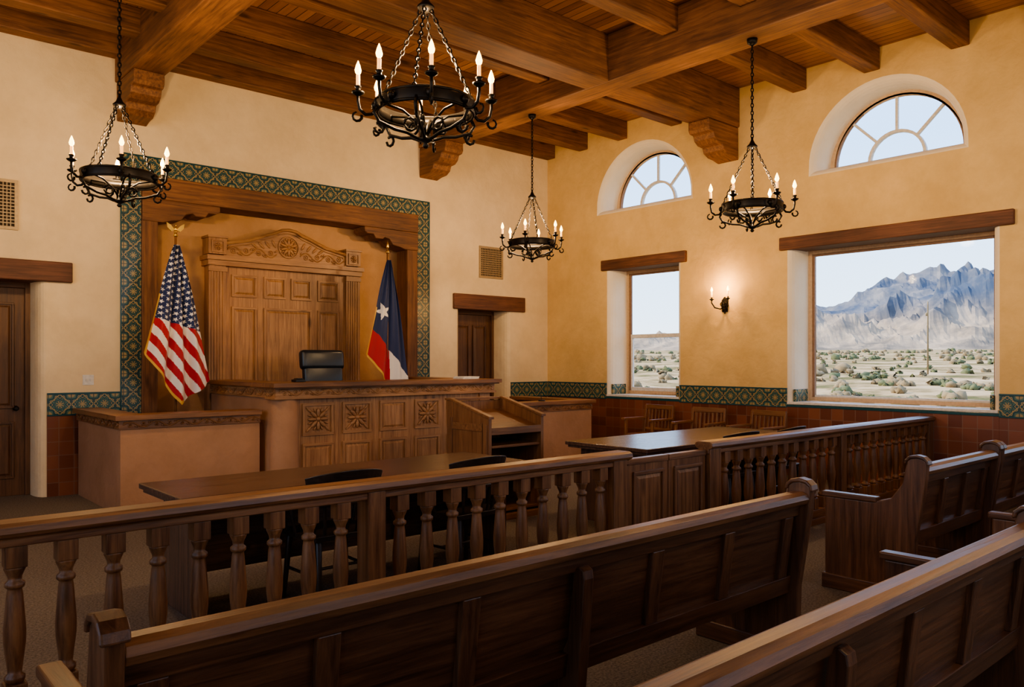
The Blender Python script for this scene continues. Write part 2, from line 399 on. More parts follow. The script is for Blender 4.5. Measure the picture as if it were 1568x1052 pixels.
# windows
def tube_arc(mb,ac,zc,R,x,w,mat,n=28):
    po=[(ac+(R)*math.cos(pi*i/n),zc+(R)*math.sin(pi*i/n)) for i in range(n+1)]
    pin=[(ac+(R-w)*math.cos(pi*i/n),zc+(R-w)*math.sin(pi*i/n)) for i in range(n+1)]
    for i in range(n):
        mb.prism([po[i],po[i+1],pin[i+1],pin[i]],'x',x-.03,x+.03,mat)
def portal(e,loc,rot,sx,sy):
    l=D.lights.new('portal','AREA'); l.shape='RECTANGLE'; l.size=sx; l.size_y=sy; l.cycles.is_portal=True
    o=D.objects.new('sky_portal',l); C.collection.objects.link(o); o.location=loc; o.rotation_euler=rot; o.parent=e
wi=0
for k,((a0,a1),ac) in enumerate(zip(WINS,ARCH)):
    wi+=1; e=empty('window_%d'%wi); mb=MB(); x=XR+.42
    zb=1.0; zt=3.05
    f=.05
    mb.box(x-.04,x+.04,a0,a0+f,zb,zt,CREAM); mb.box(x-.04,x+.04,a1-f,a1,zb,zt,CREAM)
    mb.box(x-.04,x+.04,a0+f,a1-f,zb,zb+f,CREAM); mb.box(x-.04,x+.04,a0+f,a1-f,zt-f,zt,CREAM)
    g=f+.03
    for p in ((a0+f,a0+g),(a1-g,a1-f)): mb.box(x-.02,x+.02,p[0],p[1],zb+f,zt-f,SASH)
    mb.box(x-.02,x+.02,a0+g,a1-g,zb+f,zb+g,WHITE); mb.box(x-.02,x+.02,a0+g,a1-g,zt-g,zt-f,SASH)
    if k==0:
        mb.box(x-.03,x+.02,a0+g,a1-g,1.925,1.985,WHITE)
        for p in ((a0+g,a0+g+.03),(a1-g-.03,a1-g)): mb.box(x-.025,x+.02,p[0],p[1],zb+g,1.925,WHITE)
        mb.box(x-.025,x+.02,a0+g+.03,a1-g-.03,zb+g,zb+g+.03,WHITE)
    mb.obj('frame',.004,e)
    mb=MB(); mb.box(x-.004,x+.004,a0+g,a1-g,zb+g,zt-g,GLASS); mb.obj('glass',0,e)
    mb=MB(); mb.box(XR-.016,XR+.44,a0-.10,a1+.10,.865,.985,P_RIGHT)
    mb.box(XR-.026,XR+.01,a0-.105,a1+.105,.925,.96,TEAL); mb.box(XR-.03,XR+.38,a0-.09,a1+.09,.962,.995,WHITE)
    mb.box(XR+.03,XR+.36,a1-.006,a1+.03,.99,1.16,TILE); mb.box(XR+.03,XR+.36,a0-.03,a0+.006,.99,1.16,TILE)
    mb.obj('sill',.004,e)
    portal(e,(XR+.49,(a0+a1)/2,2.0),(0,pi/2,0),2.1,a1-a0)
    wi+=1; e=empty('window_%d'%wi); mb=MB()
    tube_arc(mb,ac,AZ,AR+.01,x,.07,CREAM); mb.box(x-.03,x+.03,ac-AR,ac+AR,AZ-.01,AZ+.05,CREAM)
    tube_arc(mb,ac,AZ+.03,AR-.06,x,.025,SASH); tube_arc(mb,ac,AZ+.03,.36,x,.035,WHITE,16)
    for a in (45,90,135):
        a=math.radians(a); ca,sa=math.cos(a),math.sin(a); w=.016
        pts=[(ac+r*ca+t*sa*w,AZ+.03+r*sa-t*ca*w) for r,t in ((.34,1),(AR-.07,1),(AR-.07,-1),(.34,-1))]
        mb.prism(pts,'x',x-.02,x+.02,WHITE)
    mb.obj('fan_frame',0,e)
    mb=MB(); mb.prism([(ac+(AR-.04)*math.cos(pi*i/24),AZ+.02+(AR-.04)*math.sin(pi*i/24)) for i in range(25)],'x',x-.004,x+.004,GLASS); mb.obj('glass',0,e)
def fill_win(P,nm,pl_,prot,pw):
    global wi
    wi+=1; e=empty('window_%d'%wi); mb=MB()
    a0,a1=nm
    def bx(a,b,z0,z1,d0,d1,m):
        p=P(a,d0); q=P(b,d1)
        mb.box(min(p[0],q[0]),max(p[0],q[0]),min(p[1],q[1]),max(p[1],q[1]),z0,z1,m)
    bx(a0,a0+.05,.97,WT,.34,.42,CREAM); bx(a1-.05,a1,.97,WT,.34,.42,CREAM); bx(a0+.05,a1-.05,.97,1.03,.34,.42,CREAM); bx(a0+.05,a1-.05,WT-.05,WT,.34,.42,CREAM)
    m=(a0+a1)/2; bx(m-.025,m+.025,1.03,WT-.05,.35,.40,WHITE); bx(a0+.05,a1-.05,2.9,2.95,.35,.40,WHITE)
    mb.obj('frame',0,e); portal(e,pl_,prot,*pw)
for a in FILL_LW: fill_win(lambda p,d:(XL-d,p),a,(XL-.49,(a[0]+a[1])/2,(.97+WT)/2),(0,-pi/2,0),(WT-.97,a[1]-a[0]))
for a in FILL_FW: fill_win(lambda p,d:(p,YF-d),a,((a[0]+a[1])/2,YF-.49,(.97+WT)/2),(pi/2,0,0),(a[1]-a[0],WT-.97))
def lintel(i,box,ax):
    mb=MB(); mb.box(*box,wood('lintel',ax)); mb.obj('trim_%d'%i,.012)
lintel(40,(XR-.05,XR+.33,7.16,8.86,3.04,3.21),'y')
lintel(41,(XR-.05,XR+.33,2.82,5.62,3.04,3.21),'y')
lintel(42,(.4,2.22,YB-.05,YB+.28,2.44,2.67),'x')
lintel(43,(7.72,9.27,YB-.05,YB+.28,2.39,2.64),'x')
def door(i,x0,x1,zt,kn):
    e=empty('door_%d'%i); y=YB+.37; mb=MB(); W='door'
    for a,b in ((x0,x0+.07),(x1-.07,x1)): mb.box(a,b,y-.05,y+.1,0,zt,wood(W,'z'))
    mb.box(x0+.07,x1-.07,y-.05,y+.1,zt-.08,zt,wood(W,'x'))
    mb.obj('jamb',.005,e)
    mb=MB(); a=x0+.075; b=x1-.075
    mb.box(x0+.02,x1-.02,y,y+.10,.0,zt-.03,wood(W,'z'))
    m=(a+b)/2
    for z0,z1 in ((.2,.85),(1.0,zt-.25)):
        for p,q in ((a+.1,m-.04),(m+.04,b-.1)): rpanel(mb,p,q,z0,z1,y,wood(W,'z'))
    mb.obj('leaf',.004,e)
    mb=MB(); mb.lathe([(.028,0),(.03,.01),(.012,.014),(.012,.04),(.026,.05),(.028,.065),(.015,.08)],0,0,14,IRON)
    o=mb.obj('knob',0,e); o.location=(kn,y-.001,1.0); o.rotation_euler=(pi/2,0,0)
door(1,.86,1.88,2.46,1.72); door(2,7.88,8.88,2.41,8.02)
def vent(x0,x1,z0,z1):
    mb=MB(); y=YB-.02
    b=.035
    mb.box(x0,x1,y,YB,z1-b,z1,VENT); mb.box(x0,x1,y,YB,z0,z0+b,VENT); mb.box(x0,x0+b,y,YB,z0+b,z1-b,VENT); mb.box(x1-b,x1,y,YB,z0+b,z1-b,VENT)
    mb.box(x0+b,x1-b,YB-.006,YB-.001,z0+b,z1-b,VENTD)
    n=13
    for i in range(1,n):
        z=z0+b+(z1-z0-2*b)*i/n; mb.box(x0+b,x1-b,y+.003,YB-.006,z-.005,z+.005,VENT)
        x=x0+b+(x1-x0-2*b)*i/n; mb.box(x-.004,x+.004,y+.004,YB-.006,z0+b,z1-b,VENT)
    mb.obj('wall_vent',0)
vent(1.15,1.685,2.99,3.54); vent(8.265,8.78,2.93,3.46)
mb=MB(); mb.box(2.33,2.45,YB-.008,YB,1.26,1.38,WHITE); mb.box(2.36,2.375,YB-.02,YB-.006,1.305,1.335,WHITE); mb.box(2.405,2.42,YB-.02,YB-.006,1.305,1.335,WHITE); mb.obj('light_switch',.003)
# ------------------------------------------------------------------ alcove
mb=MB(); y=YB-.02
mb.box(2.748,7.234,y,YB,3.81,4.03,TILE2); mb.box(2.748,2.968,y,YB,0,3.81,TILE2); mb.box(7.014,7.234,y,YB,0,3.81,TILE2)
t=.014
mb.box(2.734,7.248,y-.006,YB,4.03,4.03+t,TEAL); mb.box(2.734,2.748,y-.006,YB,0,4.03,TEAL); mb.box(7.234,7.248,y-.006,YB,0,4.03,TEAL)
mb.obj('trim_50',.002)
mb=MB(); mb.box(2.97,7.01,YB+.37,YB+.395,0,3.8,P_ALC)
mb.box(2.97,2.985,YB+.02,YB+.37,0,3.8,P_ALC); mb.box(6.995,7.01,YB+.02,YB+.37,0,3.8,P_ALC); mb.obj('trim_51')
mb=MB(); W='beam'
mb.box(2.97,7.012,YB-.06,YB+.30,3.53,3.808,wood(W,'x'))
mb.box(2.97,3.16,YB-.04,YB+.26,0,3.30,wood(W,'z')); mb.box(6.82,7.012,YB-.04,YB+.26,0,3.30,wood(W,'z'))
zap=[(0,3.53),(.95,3.53),(.95,3.46),(.90,3.43),(.80,3.43),(.76,3.37),(.64,3.37),(.60,3.40),(.52,3.38),(.46,3.30),(.34,3.28),(.24,3.25),(0,3.25)]
mb.prism([(2.972+a,b) for a,b in zap],'y',YB-.055,YB+.27,wood(W,'x'))
mb.prism([(7.010-a,b) for a,b in zap],'y',YB-.055,YB+.27,wood(W,'x'))
mb.obj('timber_portal',.01)
mb=MB(); yf=YB+.20; yb=YB+.37; O='oak'; wx=wood(O,'x'); wz=wood(O,'z'); xc=4.975
mb.box(3.87,6.08,yf,yb,0,2.86,wz)
for x0,x1 in ((3.85,4.08),(5.87,6.10)):
    mb.box(x0,x1,yf-.05,yf,0,2.84,wz)
    for k in range(5):
        q=x0+.03+k*.038; mb.box(q,q+.018,yf-.062,yf-.05,.3,2.72,wz)
    mb.box(x0-.01,x1+.01,yf-.07,yf,2.72,2.78,wx)
    mb.box(x0-.005,x1+.005,yf-.06,yb,2.95,3.16,wz)
    rpanel(mb,x0+.03,x1-.03,2.97,3.13,yf-.06,wx,wz,False,.015); rosette(mb,(x0+x1)/2,3.05,.055,yf-.065,wx,6)
    mb.box(x0-.02,x1+.02,yf-.08,yb,3.16,3.19,wx)
mb.box(3.83,6.12,yf-.08,yb,2.80,2.87,wx); mb.box(3.81,6.14,yf-.11,yb,2.87,2.93,wx)
ped=[(4.06,2.93),(5.89,2.93),(5.89,3.10),(5.55,3.17),(5.42,3.22),(5.30,3.27),(5.18,3.31),(5.08,3.36),(4.975,3.375)]
ped=ped+[(2*xc-a,b) for a,b in ped[::-1][1:-2]]+[(4.06,3.10)]
mb.prism(ped,'y',yf-.02,yb,wx)
top=[p for p in ped if p[1]>3.0]
mb.tube([(a,yf-.035,b) for a,b in top],.024,6,wx)
mb.tube([(a,yf-.03,b-.05) for a,b in top],.008,5,wx)
rosette(mb,xc,3.13,.13,yf-.03,wx,10)
mb.tube([(xc+.15*math.cos(a*pi/10),yf-.03,3.13+.15*math.sin(a*pi/10)) for a in range(20)],.01,5,wx,True)
scrolls(mb,4.1,4.80,3.02,.07,yf-.025,wx,.17); scrolls(mb,5.15,5.85,3.02,.07,yf-.025,wx,.17)
for sg in (-1,1):
    for k in range(4): mb.ell((xc+sg*(.22+.09*k),yf-.025,3.16-.018*k),(.02,.012,.06),wx,sg*(.5+.15*k),8,5)
cols=[(4.17,4.52),(4.62,4.94),(5.02,5.33),(5.43,5.77)]
for a,b in cols: rpanel(mb,a,b,2.40,2.70,yf,wx,wz,True,.028)
for a,b in ((4.17,4.52),(4.62,5.33),(5.43,5.77)):
    rpanel(mb,a,b,1.15,2.27,yf,wx,wz,True,.028); rpanel(mb,a,b,.4,1.05,yf,wx,wz,True,.028)
mb.obj('carved_wall_panel',.004)
# ------------------------------------------------------------------ judge bench
mb=MB(); YE=10.115
mb.box(3.95,6.88,8.26,8.40,0,1.13,wz)
mb.box(3.80,3.96,8.35,YE,0,1.13,P_ADOBE); mb.box(6.76,6.90,8.40,YE,0,1.13,P_ADOBE)
mb.lathe([(.185,0),(.175,.1),(.16,.4),(.152,.8),(.15,1.13)],3.95,8.34,24,P_ADOBE)
mb.box(3.78,6.92,8.19,8.42,1.13,1.245,wx); mb.box(3.78,3.98,8.42,YE,1.13,1.245,wood(O,'y')); mb.box(6.74,6.92,8.42,YE,1.13,1.245,wood(O,'y'))
mb.box(3.76,6.94,8.17,8.42,1.115,1.14,wx)
kx=wood('chair','x'); ky=wood('chair','y')
mb.box(3.72,6.98,8.10,8.72,1.25,1.30,kx); mb.box(3.74,6.96,8.13,8.6,1.235,1.252,kx)
mb.box(3.72,4.15,8.72,YE,1.25,1.30,ky); mb.box(6.6,6.98,8.72,YE,1.25,1.30,ky)
scrolls(mb,3.82,6.88,1.19,.045,8.188,wx,.13)
mb.M=faceX(3.778,10.1); scrolls(mb,0,1.85,1.19,.045,0,wood(O,'y'),.13); mb.M=Matrix.Identity(4)
mb.box(4.08,6.88,8.235,8.26,0,.14,wx)
for i in range(5):
    a=4.13+.51*i
    rpanel(mb,a,a+.39,.69,1.06,8.26,wx,wz,i in (2,4),.03); rpanel(mb,a,a+.39,.2,.60,8.26,wx,wz,True,.03)
    if i not in (2,4):
        rosette(mb,a+.195,.875,.135,8.25,wx,8)
        for sx in (-1,1):
            for sz in (-1,1): mb.ell((a+.195+sx*.115,8.252,.875+sz*.11),(.015,.01,.05),wx,sx*sz*pi/4,6,4)
mb.box(6.70,6.88,8.235,8.26,.14,1.12,wz)
mb.obj('judge_bench',.006)
mb=MB(); mb.box(4.2,5.8,8.75,10.1,0,.30,wood('dark','x')); mb.box(4.2,5.8,8.75,10.1,.30,.315,CARPET); mb.obj('judge_platform',.004)
def box_stand(name,x0,x1,yf_,yb_,zt,leftwall=True,rightwall=True):
    mb=MB()
    mb.box(x0,x1,yf_,yf_+.15,0,zt-.14,P_ADOBE)
    if leftwall: mb.box(x0,x0+.15,yf_+.15,yb_,0,zt-.14,P_ADOBE)
    if rightwall: mb.box(x1-.15,x1,yf_+.15,yb_,0,zt-.14,P_ADOBE)
    mb.box(x0-.02,x1,yf_-.02,yf_+.17,zt-.14,zt-.05,kx)
    if leftwall: mb.box(x0-.02,x0+.17,yf_+.17,yb_,zt-.14,zt-.05,ky)
    if rightwall: mb.box(x1-.17,x1,yf_+.17,yb_,zt-.14,zt-.05,ky)
    mb.box(x0-.06,x1+(.04 if rightwall else 0),yf_-.06,yf_+.24,zt-.05,zt,kx)
    if leftwall: mb.box(x0-.06,x0+.24,yf_+.24,yb_,zt-.05,zt,ky)
    if rightwall: mb.box(x1-.24,x1+.04,yf_+.24,yb_,zt-.05,zt,ky)
    scrolls(mb,x0+.02,x1-.02,zt-.095,.036,yf_-.022,kx,.12)
    if leftwall:
        mb.M=faceX(x0-.022,yb_-.02); scrolls(mb,0,yb_-yf_,zt-.095,.036,0,ky,.12); mb.M=Matrix.Identity(4)
    return mb.obj(name,.012,seg=3)
box_stand('clerk_stand',2.27,3.71,8.44,10.11,1.0,True,False)
box_stand('witness_stand',7.06,8.67,8.02,9.6,.97,True,True)
# judge chair
e=empty('judge_chair',(5.03,9.18,.317))
mb=MB()
for k in range(5):
    a=2*pi*k/5+.3; mb.tube([(0,0,.09),(.16*math.cos(a),.16*math.sin(a),.075),(.28*math.cos(a),.28*math.sin(a),.055)],.018,8,BLACK); mb.ell((.28*math.cos(a),.28*math.sin(a),.028),(.026,.02,.028),BLACK)
mb.lathe([(.035,.06),(.03,.3),(.05,.34),(.05,.36)],0,0,12,BLACK); mb.obj('base',0,e)
def cushion(x,y,z,sx,sy,sz,nm,rx=0):
    mb=MB(); mb.box(-sx,sx,-sy,sy,-sz,sz,LEATHER); o=mb.obj(nm,min(sx,sy,sz)*.75,e,seg=5); o.location=(x,y,z); o.rotation_euler=(rx,0,0)
    for p in o.data.polygons: p.use_smooth=True
cushion(0,0,.42,.27,.27,.06,'seat'); cushion(0,.25,.72,.26,.05,.2,'back_low',-.12); cushion(0,.29,1.02,.28,.055,.14,'back_mid',-.12); cushion(0,.315,1.24,.31,.07,.13,'headrest',-.12)
cushion(-.32,.02,.66,.04,.2,.03,'arm_l'); cushion(.32,.02,.66,.04,.2,.03,'arm_r')
mb=MB()
for sx in (-.32,.32): mb.tube([(sx,-.1,.64),(sx,-.08,.46),(sx*.7,0,.38)],.015,8,BLACK); mb.tube([(sx,.15,.64),(sx*.9,.27,.62)],.015,8,BLACK)
mb.obj('arm_supports',0,e)
# lectern
mb=MB(); x0,x1=4.80,5.52; ya,yc=5.76,6.43; T=.035
lz=wood('chair','z'); lx=wood('chair','x')
side=[(ya,.05),(yc,.05),(yc,1.15),(yc-.06,1.15),(ya,1.0)]
mb.prism(side,'x',x0,x0+T,lz); mb.prism(side,'x',x1-T,x1,lz)
mb.box(x0+T,x1-T,yc-.03,yc,.05,1.13,lz)
for z in (.08,.42,.70): mb.box(x0+T,x1-T,ya+.02,yc-.03,z,z+.025,lx)
mb.prism([(ya+.01,.86),(yc-.03,1.01),(yc-.03,1.035),(ya+.01,.885)],'x',x0+T,x1-T,lx)
mb.box(x0+T,x1-T,ya,ya+.02,.83,.90,lx)
mb.box(x0-.02,x1+.02,ya-.02,yc+.02,0,.06,lx)
capp=[(ya-.02,.985),(ya-.02,1.01),(yc-.07,1.165),(yc+.02,1.165),(yc+.02,1.145),(yc-.06,1.145)]
mb.prism(capp,'x',x0-.012,x0+T+.012,lx); mb.prism(capp,'x',x1-T-.012,x1+.012,lx); mb.box(x0+T,x1-T,yc-.05,yc+.02,1.14,1.165,lx)
mb.M=faceX(x0,yc); mb.box(.03,.10,-.008,0,.1,.98,lz); mb.box(yc-ya-.09,yc-ya-.02,-.008,0,.1,.93,lz); mb.box(.1,yc-ya-.09,-.008,0,.1,.18,lx); mb.box(.1,yc-ya-.09,-.008,0,.86,.93,lx); mb.M=Matrix.Identity(4)
mb.obj('lectern',.004)
def table(x0,x1,y0,y1,nm='counsel_table'):
    mb=MB(); tx=wood('table','x'); tz=wood('table','z')
    mb.box(x0,x1,y0,y1,.725,.76,tx); mb.box(x0+.02,x1-.02,y0+.02,y1-.02,.70,.725,tx)
    for a in (x0+.12,x1-.18):
        mb.box(a,a+.06,y0+.1,y1-.1,.0,.70,tz)
    mb.box(x0+.18,x1-.18,y1-.14,y1-.11,.15,.70,tx)
    return mb.obj(nm,.006)
table(1.55,4.2,4.58,5.36); table(5.50,8.1,4.42,5.44)
def chair_mesh(tone,nm):
    mb=MB(); z=wood(tone,'z'); x=wood(tone,'x')
    seat=[(-.22,-.20),(.22,-.20),(.25,.0),(.25,.2),(.2,.24),(-.2,.24),(-.25,.2),(-.25,0)]
    mb.prism(seat,'z',.42,.455,x)
    for sx in (-1,1):
        mb.tube([(sx*.20,.19,.43),(sx*.23,.22,0)],[.022,.015],8,z); mb.tube([(sx*.18,-.16,.43),(sx*.21,-.23,0)],[.022,.015],8,z)
        mb.tube([(sx*.215,.205,.2),(sx*.197,-.197,.2)],.011,6,z)
    mb.tube([(-.21,0,.2),(.21,0,.2)],.011,6,z)
    hoop=[]
    for i in range(17):
        a=pi*i/16; hoop.append((.29*math.cos(a),-.02-.23*math.sin(a)))
    path=[(.28,.18)]+hoop+[(-.28,.18)]
    mb.tube([(a,b,.655) for a,b in path],.019,8,x)
    n=14; vs=[];fs=[]
    for i in range(n+1):
        a=pi*(.17+.66*i/n); c,s_=math.cos(a),math.sin(a); hh=.865-.045*abs(2*i/n-1)**2
        for r,zz in ((.27,.73),(.30,.73),(.325,hh),(.292,hh)): vs.append((r*c,-.02-(r-.03)*s_,zz))
    for i in range(n):
        for k in range(4): fs.append((i*4+k,i*4+(k+1)%4,(i+1)*4+(k+1)%4,(i+1)*4+k))
    fs.append((0,1,2,3)); fs.append((n*4+3,n*4+2,n*4+1,n*4))
    mb.add(vs,fs,x,False)
    for i in range(7):
        a=pi*(.2+.6*i/6); mb.tube([(.23*math.cos(a),-.02-.17*math.sin(a),.45),(.285*math.cos(a),-.02-.245*math.sin(a),.76)],.011,6,z)
    for sx in (-1,1):
        mb.tube([(sx*.24,.15,.45),(sx*.28,.15,.65)],.013,6,z); mb.tube([(sx*.24,.03,.45),(sx*.285,.03,.65)],.011,6,z)
    return mb.obj(nm,.004)
c1=chair_mesh('ebony','counsel_chair')
def inst(o,nm,loc,rz):
    q=D.objects.new(nm,o.data); C.collection.objects.link(q); q.location=loc; q.rotation_euler=(0,0,rz)
    for m in o.modifiers:
        b=q.modifiers.new('bev','BEVEL'); b.width=m.width; b.segments=2; b.limit_method='ANGLE'; b.angle_limit=m.angle_limit
    return q
c1.location=(2.52,4.62,0)
inst(c1,'counsel_chair',(3.58,4.60,0),.06); inst(c1,'counsel_chair',(6.78,4.46,0),-.05); inst(c1,'counsel_chair',(7.66,4.44,0),.05)
mb=MB(); z=wood('chair','z'); x=wood('chair','x')
mb.prism([(-.25,-.22),(.25,-.22),(.27,.24),(-.27,.24)],'z',.42,.455,x)
for sx in (-1,1):
    mb.prism([(-.25,0),(-.21,0),(-.205,.45),(-.26,.86),(-.295,.86),(-.245,.45)],'x',sx*.25-.018,sx*.25+.018,z)
    mb.box(sx*.25-.02,sx*.25+.02,.19,.23,0,.66,z); mb.box(sx*.26-.03,sx*.26+.03,-.23,.27,.66,.69,wood('chair','y'))
    mb.box(sx*.25-.012,sx*.25+.012,-.21,.19,.18,.21,wood('chair','y'))
mb.box(-.24,.24,.20,.22,.36,.42,x); mb.box(-.24,.24,-.235,-.215,.36,.42,x)
mb.M=Matrix.Translation((0,-.232,.45))@Matrix.Rotation(.115,4,'X')
mb.box(-.26,.26,-.014,.014,.36,.43,x); mb.box(-.24,.24,-.012,.012,.04,.08,x)
for i in range(7): mb.box(-.195+.065*i-.016,-.195+.065*i+.016,-.007,.007,.08,.36,z)
mb.M=Matrix.Identity(4)
c2=mb.obj('wooden_armchair',.004); c2.location=(9.35,7.5,0); c2.rotation_euler=(0,0,pi/2)
inst(c2,'wooden_armchair',(9.3,6.55,0),pi/2+.1); inst(c2,'wooden_armchair',(9.3,5.65,0),pi/2-.05)
# ------------------------------------------------------------------ rail
RY=3.71
def rail(name,x0,x1,posts,bals):
    mb=MB(); d='dark'; X=wood(d,'x'); Z=wood(d,'z')
    prof=[(RY-.075,.845),(RY-.085,.86),(RY-.08,.885),(RY-.055,.897),(RY+.055,.897),(RY+.08,.885),(RY+.085,.86),(RY+.075,.845),(RY+.05,.835),(RY+.05,.80),(RY-.05,.80),(RY-.05,.835)]
    mb.prism(prof,'x',x0,x1,X)
    mb.box(x0,x1,RY-.05,RY+.05,.06,.14,X); mb.box(x0,x1,RY-.06,RY+.06,0,.06,X)
    for p,w in posts: mb.box(p-w/2,p+w/2,RY-.06,RY+.06,.0,.84,Z)
    for b in bals: balu(mb,b,RY,Z)
    mb.obj(name,.005)
b1=[.603+.184*k for k in range(-9,20) if k!=9]
rail('bar_railing',-1.2,4.355,[(2.262,.11),(4.25,.14),(-1.13,.12)],b1)
b2=[5.35+.26+.184*k for k in range(0,23)]
b2=[b for b in b2 if b<9.7 and abs(b-7.6)>.1]
rail('bar_railing',5.325,9.82,[(5.41,.15),(7.6,.11),(9.76,.1)],b2)
mb=MB(); X=wood('dark','x'); Z=wood('dark','z')
for a,b in ((4.362,4.834),(4.844,5.318)):
    mb.box(a,b,RY-.022,RY+.022,.10,.83,Z)
    mb.box(a,b,RY-.03,RY+.03,.79,.835,X); mb.box(a,b,RY-.026,RY+.026,.10,.20,X)
    rpanel(mb,a+.06,b-.06,.26,.74,RY-.022,X,Z,True,.02)
mb.obj('railing_gate',.004)
# ------------------------------------------------------------------ pews
def pew(x0,x1,y,stiles,brace,nm='church_pew'):
    e=empty(nm,(0,0,0))
    mb=MB(); X=wood('pew','x'); Z=wood('pew','z')
    sh=lambda z:(.88-z)*.13
    def sbox(a,b,ya,yb,z0,z1,mat):
        mb.add([(a,y+ya+sh(z0),z0),(b,y+ya+sh(z0),z0),(b,y+yb+sh(z0),z0),(a,y+yb+sh(z0),z0),(a,y+ya+sh(z1),z1),(b,y+ya+sh(z1),z1),(b,y+yb+sh(z1),z1),(a,y+yb+sh(z1),z1)],
              [(0,3,2,1),(4,5,6,7),(0,1,5,4),(1,2,6,5),(2,3,7,6),(3,0,4,7)],mat)
    sbox(x0,x1,.034,.048,.36,.82,X)
    sbox(x0,x1,.008,.06,.36,.45,X); sbox(x0,x1,.008,.06,.76,.83,X)
    for s in stiles: sbox(s-.038,s+.038,.010,.05,.45,.76,Z)
    cap=[(y-.025,.825),(y-.035,.85),(y-.025,.872),(y+.0,.884),(y+.045,.884),(y+.068,.872),(y+.072,.84),(y+.062,.825)]
    mb.prism(cap,'x',x0,x1,wood('dark','x'))
    mb.obj('back',.004,e)
    mb=MB(); mb.prism([(y+.07,.42),(y+.55,.435),(y+.57,.45),(y+.55,.468),(y+.07,.45)],'x',x0,x1,X)
    mb.box(x0,x1,y+.48,y+.50,.34,.43,X)
    mb.obj('seat',.004,e)
    for k,xx in enumerate([x0,x1]):
        mb=MB(); a,b=(xx-.05,xx) if k==0 else (xx,xx+.05)
        prof=[(y+.04,0),(y+.62,0),(y+.62,.62),(y+.30,.62),(y+.18,.66),(y+.11,.76),(y+.085,.89)]
        prof+=[(y+.08,.912),(y+.06,.928),(y+.02,.934),(y-.015,.928),(y-.035,.912),(y-.04,.89),(y-.035,.80),(y+.03,.4)]
        mb.prism(prof,'x',a,b,Z)
        mb.box(a-.010,b+.010,y+.27,y+.64,.62,.655,wood('pew','y'))
        cp=[(y+.098,.89),(y+.092,.918),(y+.066,.942),(y+.02,.952),(y-.022,.943),(y-.047,.92),(y-.054,.89),(y-.038,.89),(y-.033,.91),(y-.012,.924),(y+.02,.930),(y+.056,.924),(y+.076,.908),(y+.082,.89)]
        mb.prism(cp,'x',a-.010,b+.010,wood('pew','y'))
        mb.box(a-.010,b+.010,y+.02,y+.64,0,.10,wood('pew','y'))
        mb.obj('end_panel_%d'%(k+1),.008,e,seg=3)
    for bx in brace:
        mb=MB(); prof=[(y+.10,0),(y+.45,0),(y+.45,.42),(y+.10,.42)]
        mb.prism(prof,'x',bx-.025,bx+.025,Z)
        pr=[(y+.05,0),(y+.12,0),(y+.12,.4),(y+.07,.5),(y+.035,.77),(y+.01,.785),(y-.015,.77),(y-.02,.74),(y+.0,.5)]
        mb.prism(pr,'x',bx-.026,bx+.026,Z); mb.obj('brace',.006,e)
    return e
st=[.62,1.1,1.62,2.6,3.12,3.64]
pew(.54,3.72,2.0,st,[2.13]); pew(.54,3.72,.98,st,[2.05])
pew(5.22,6.50,2.0,[5.28,5.68,6.08,6.44],[]); pew(6.62,9.3,2.0,[6.7,7.2,7.7,8.2,8.7,9.2],[])
pew(5.22,6.50,.98,[5.28,5.68,6.08,6.44],[]); pew(6.62,9.3,.98,[6.7,7.2,7.7,8.2,8.7,9.2],[])
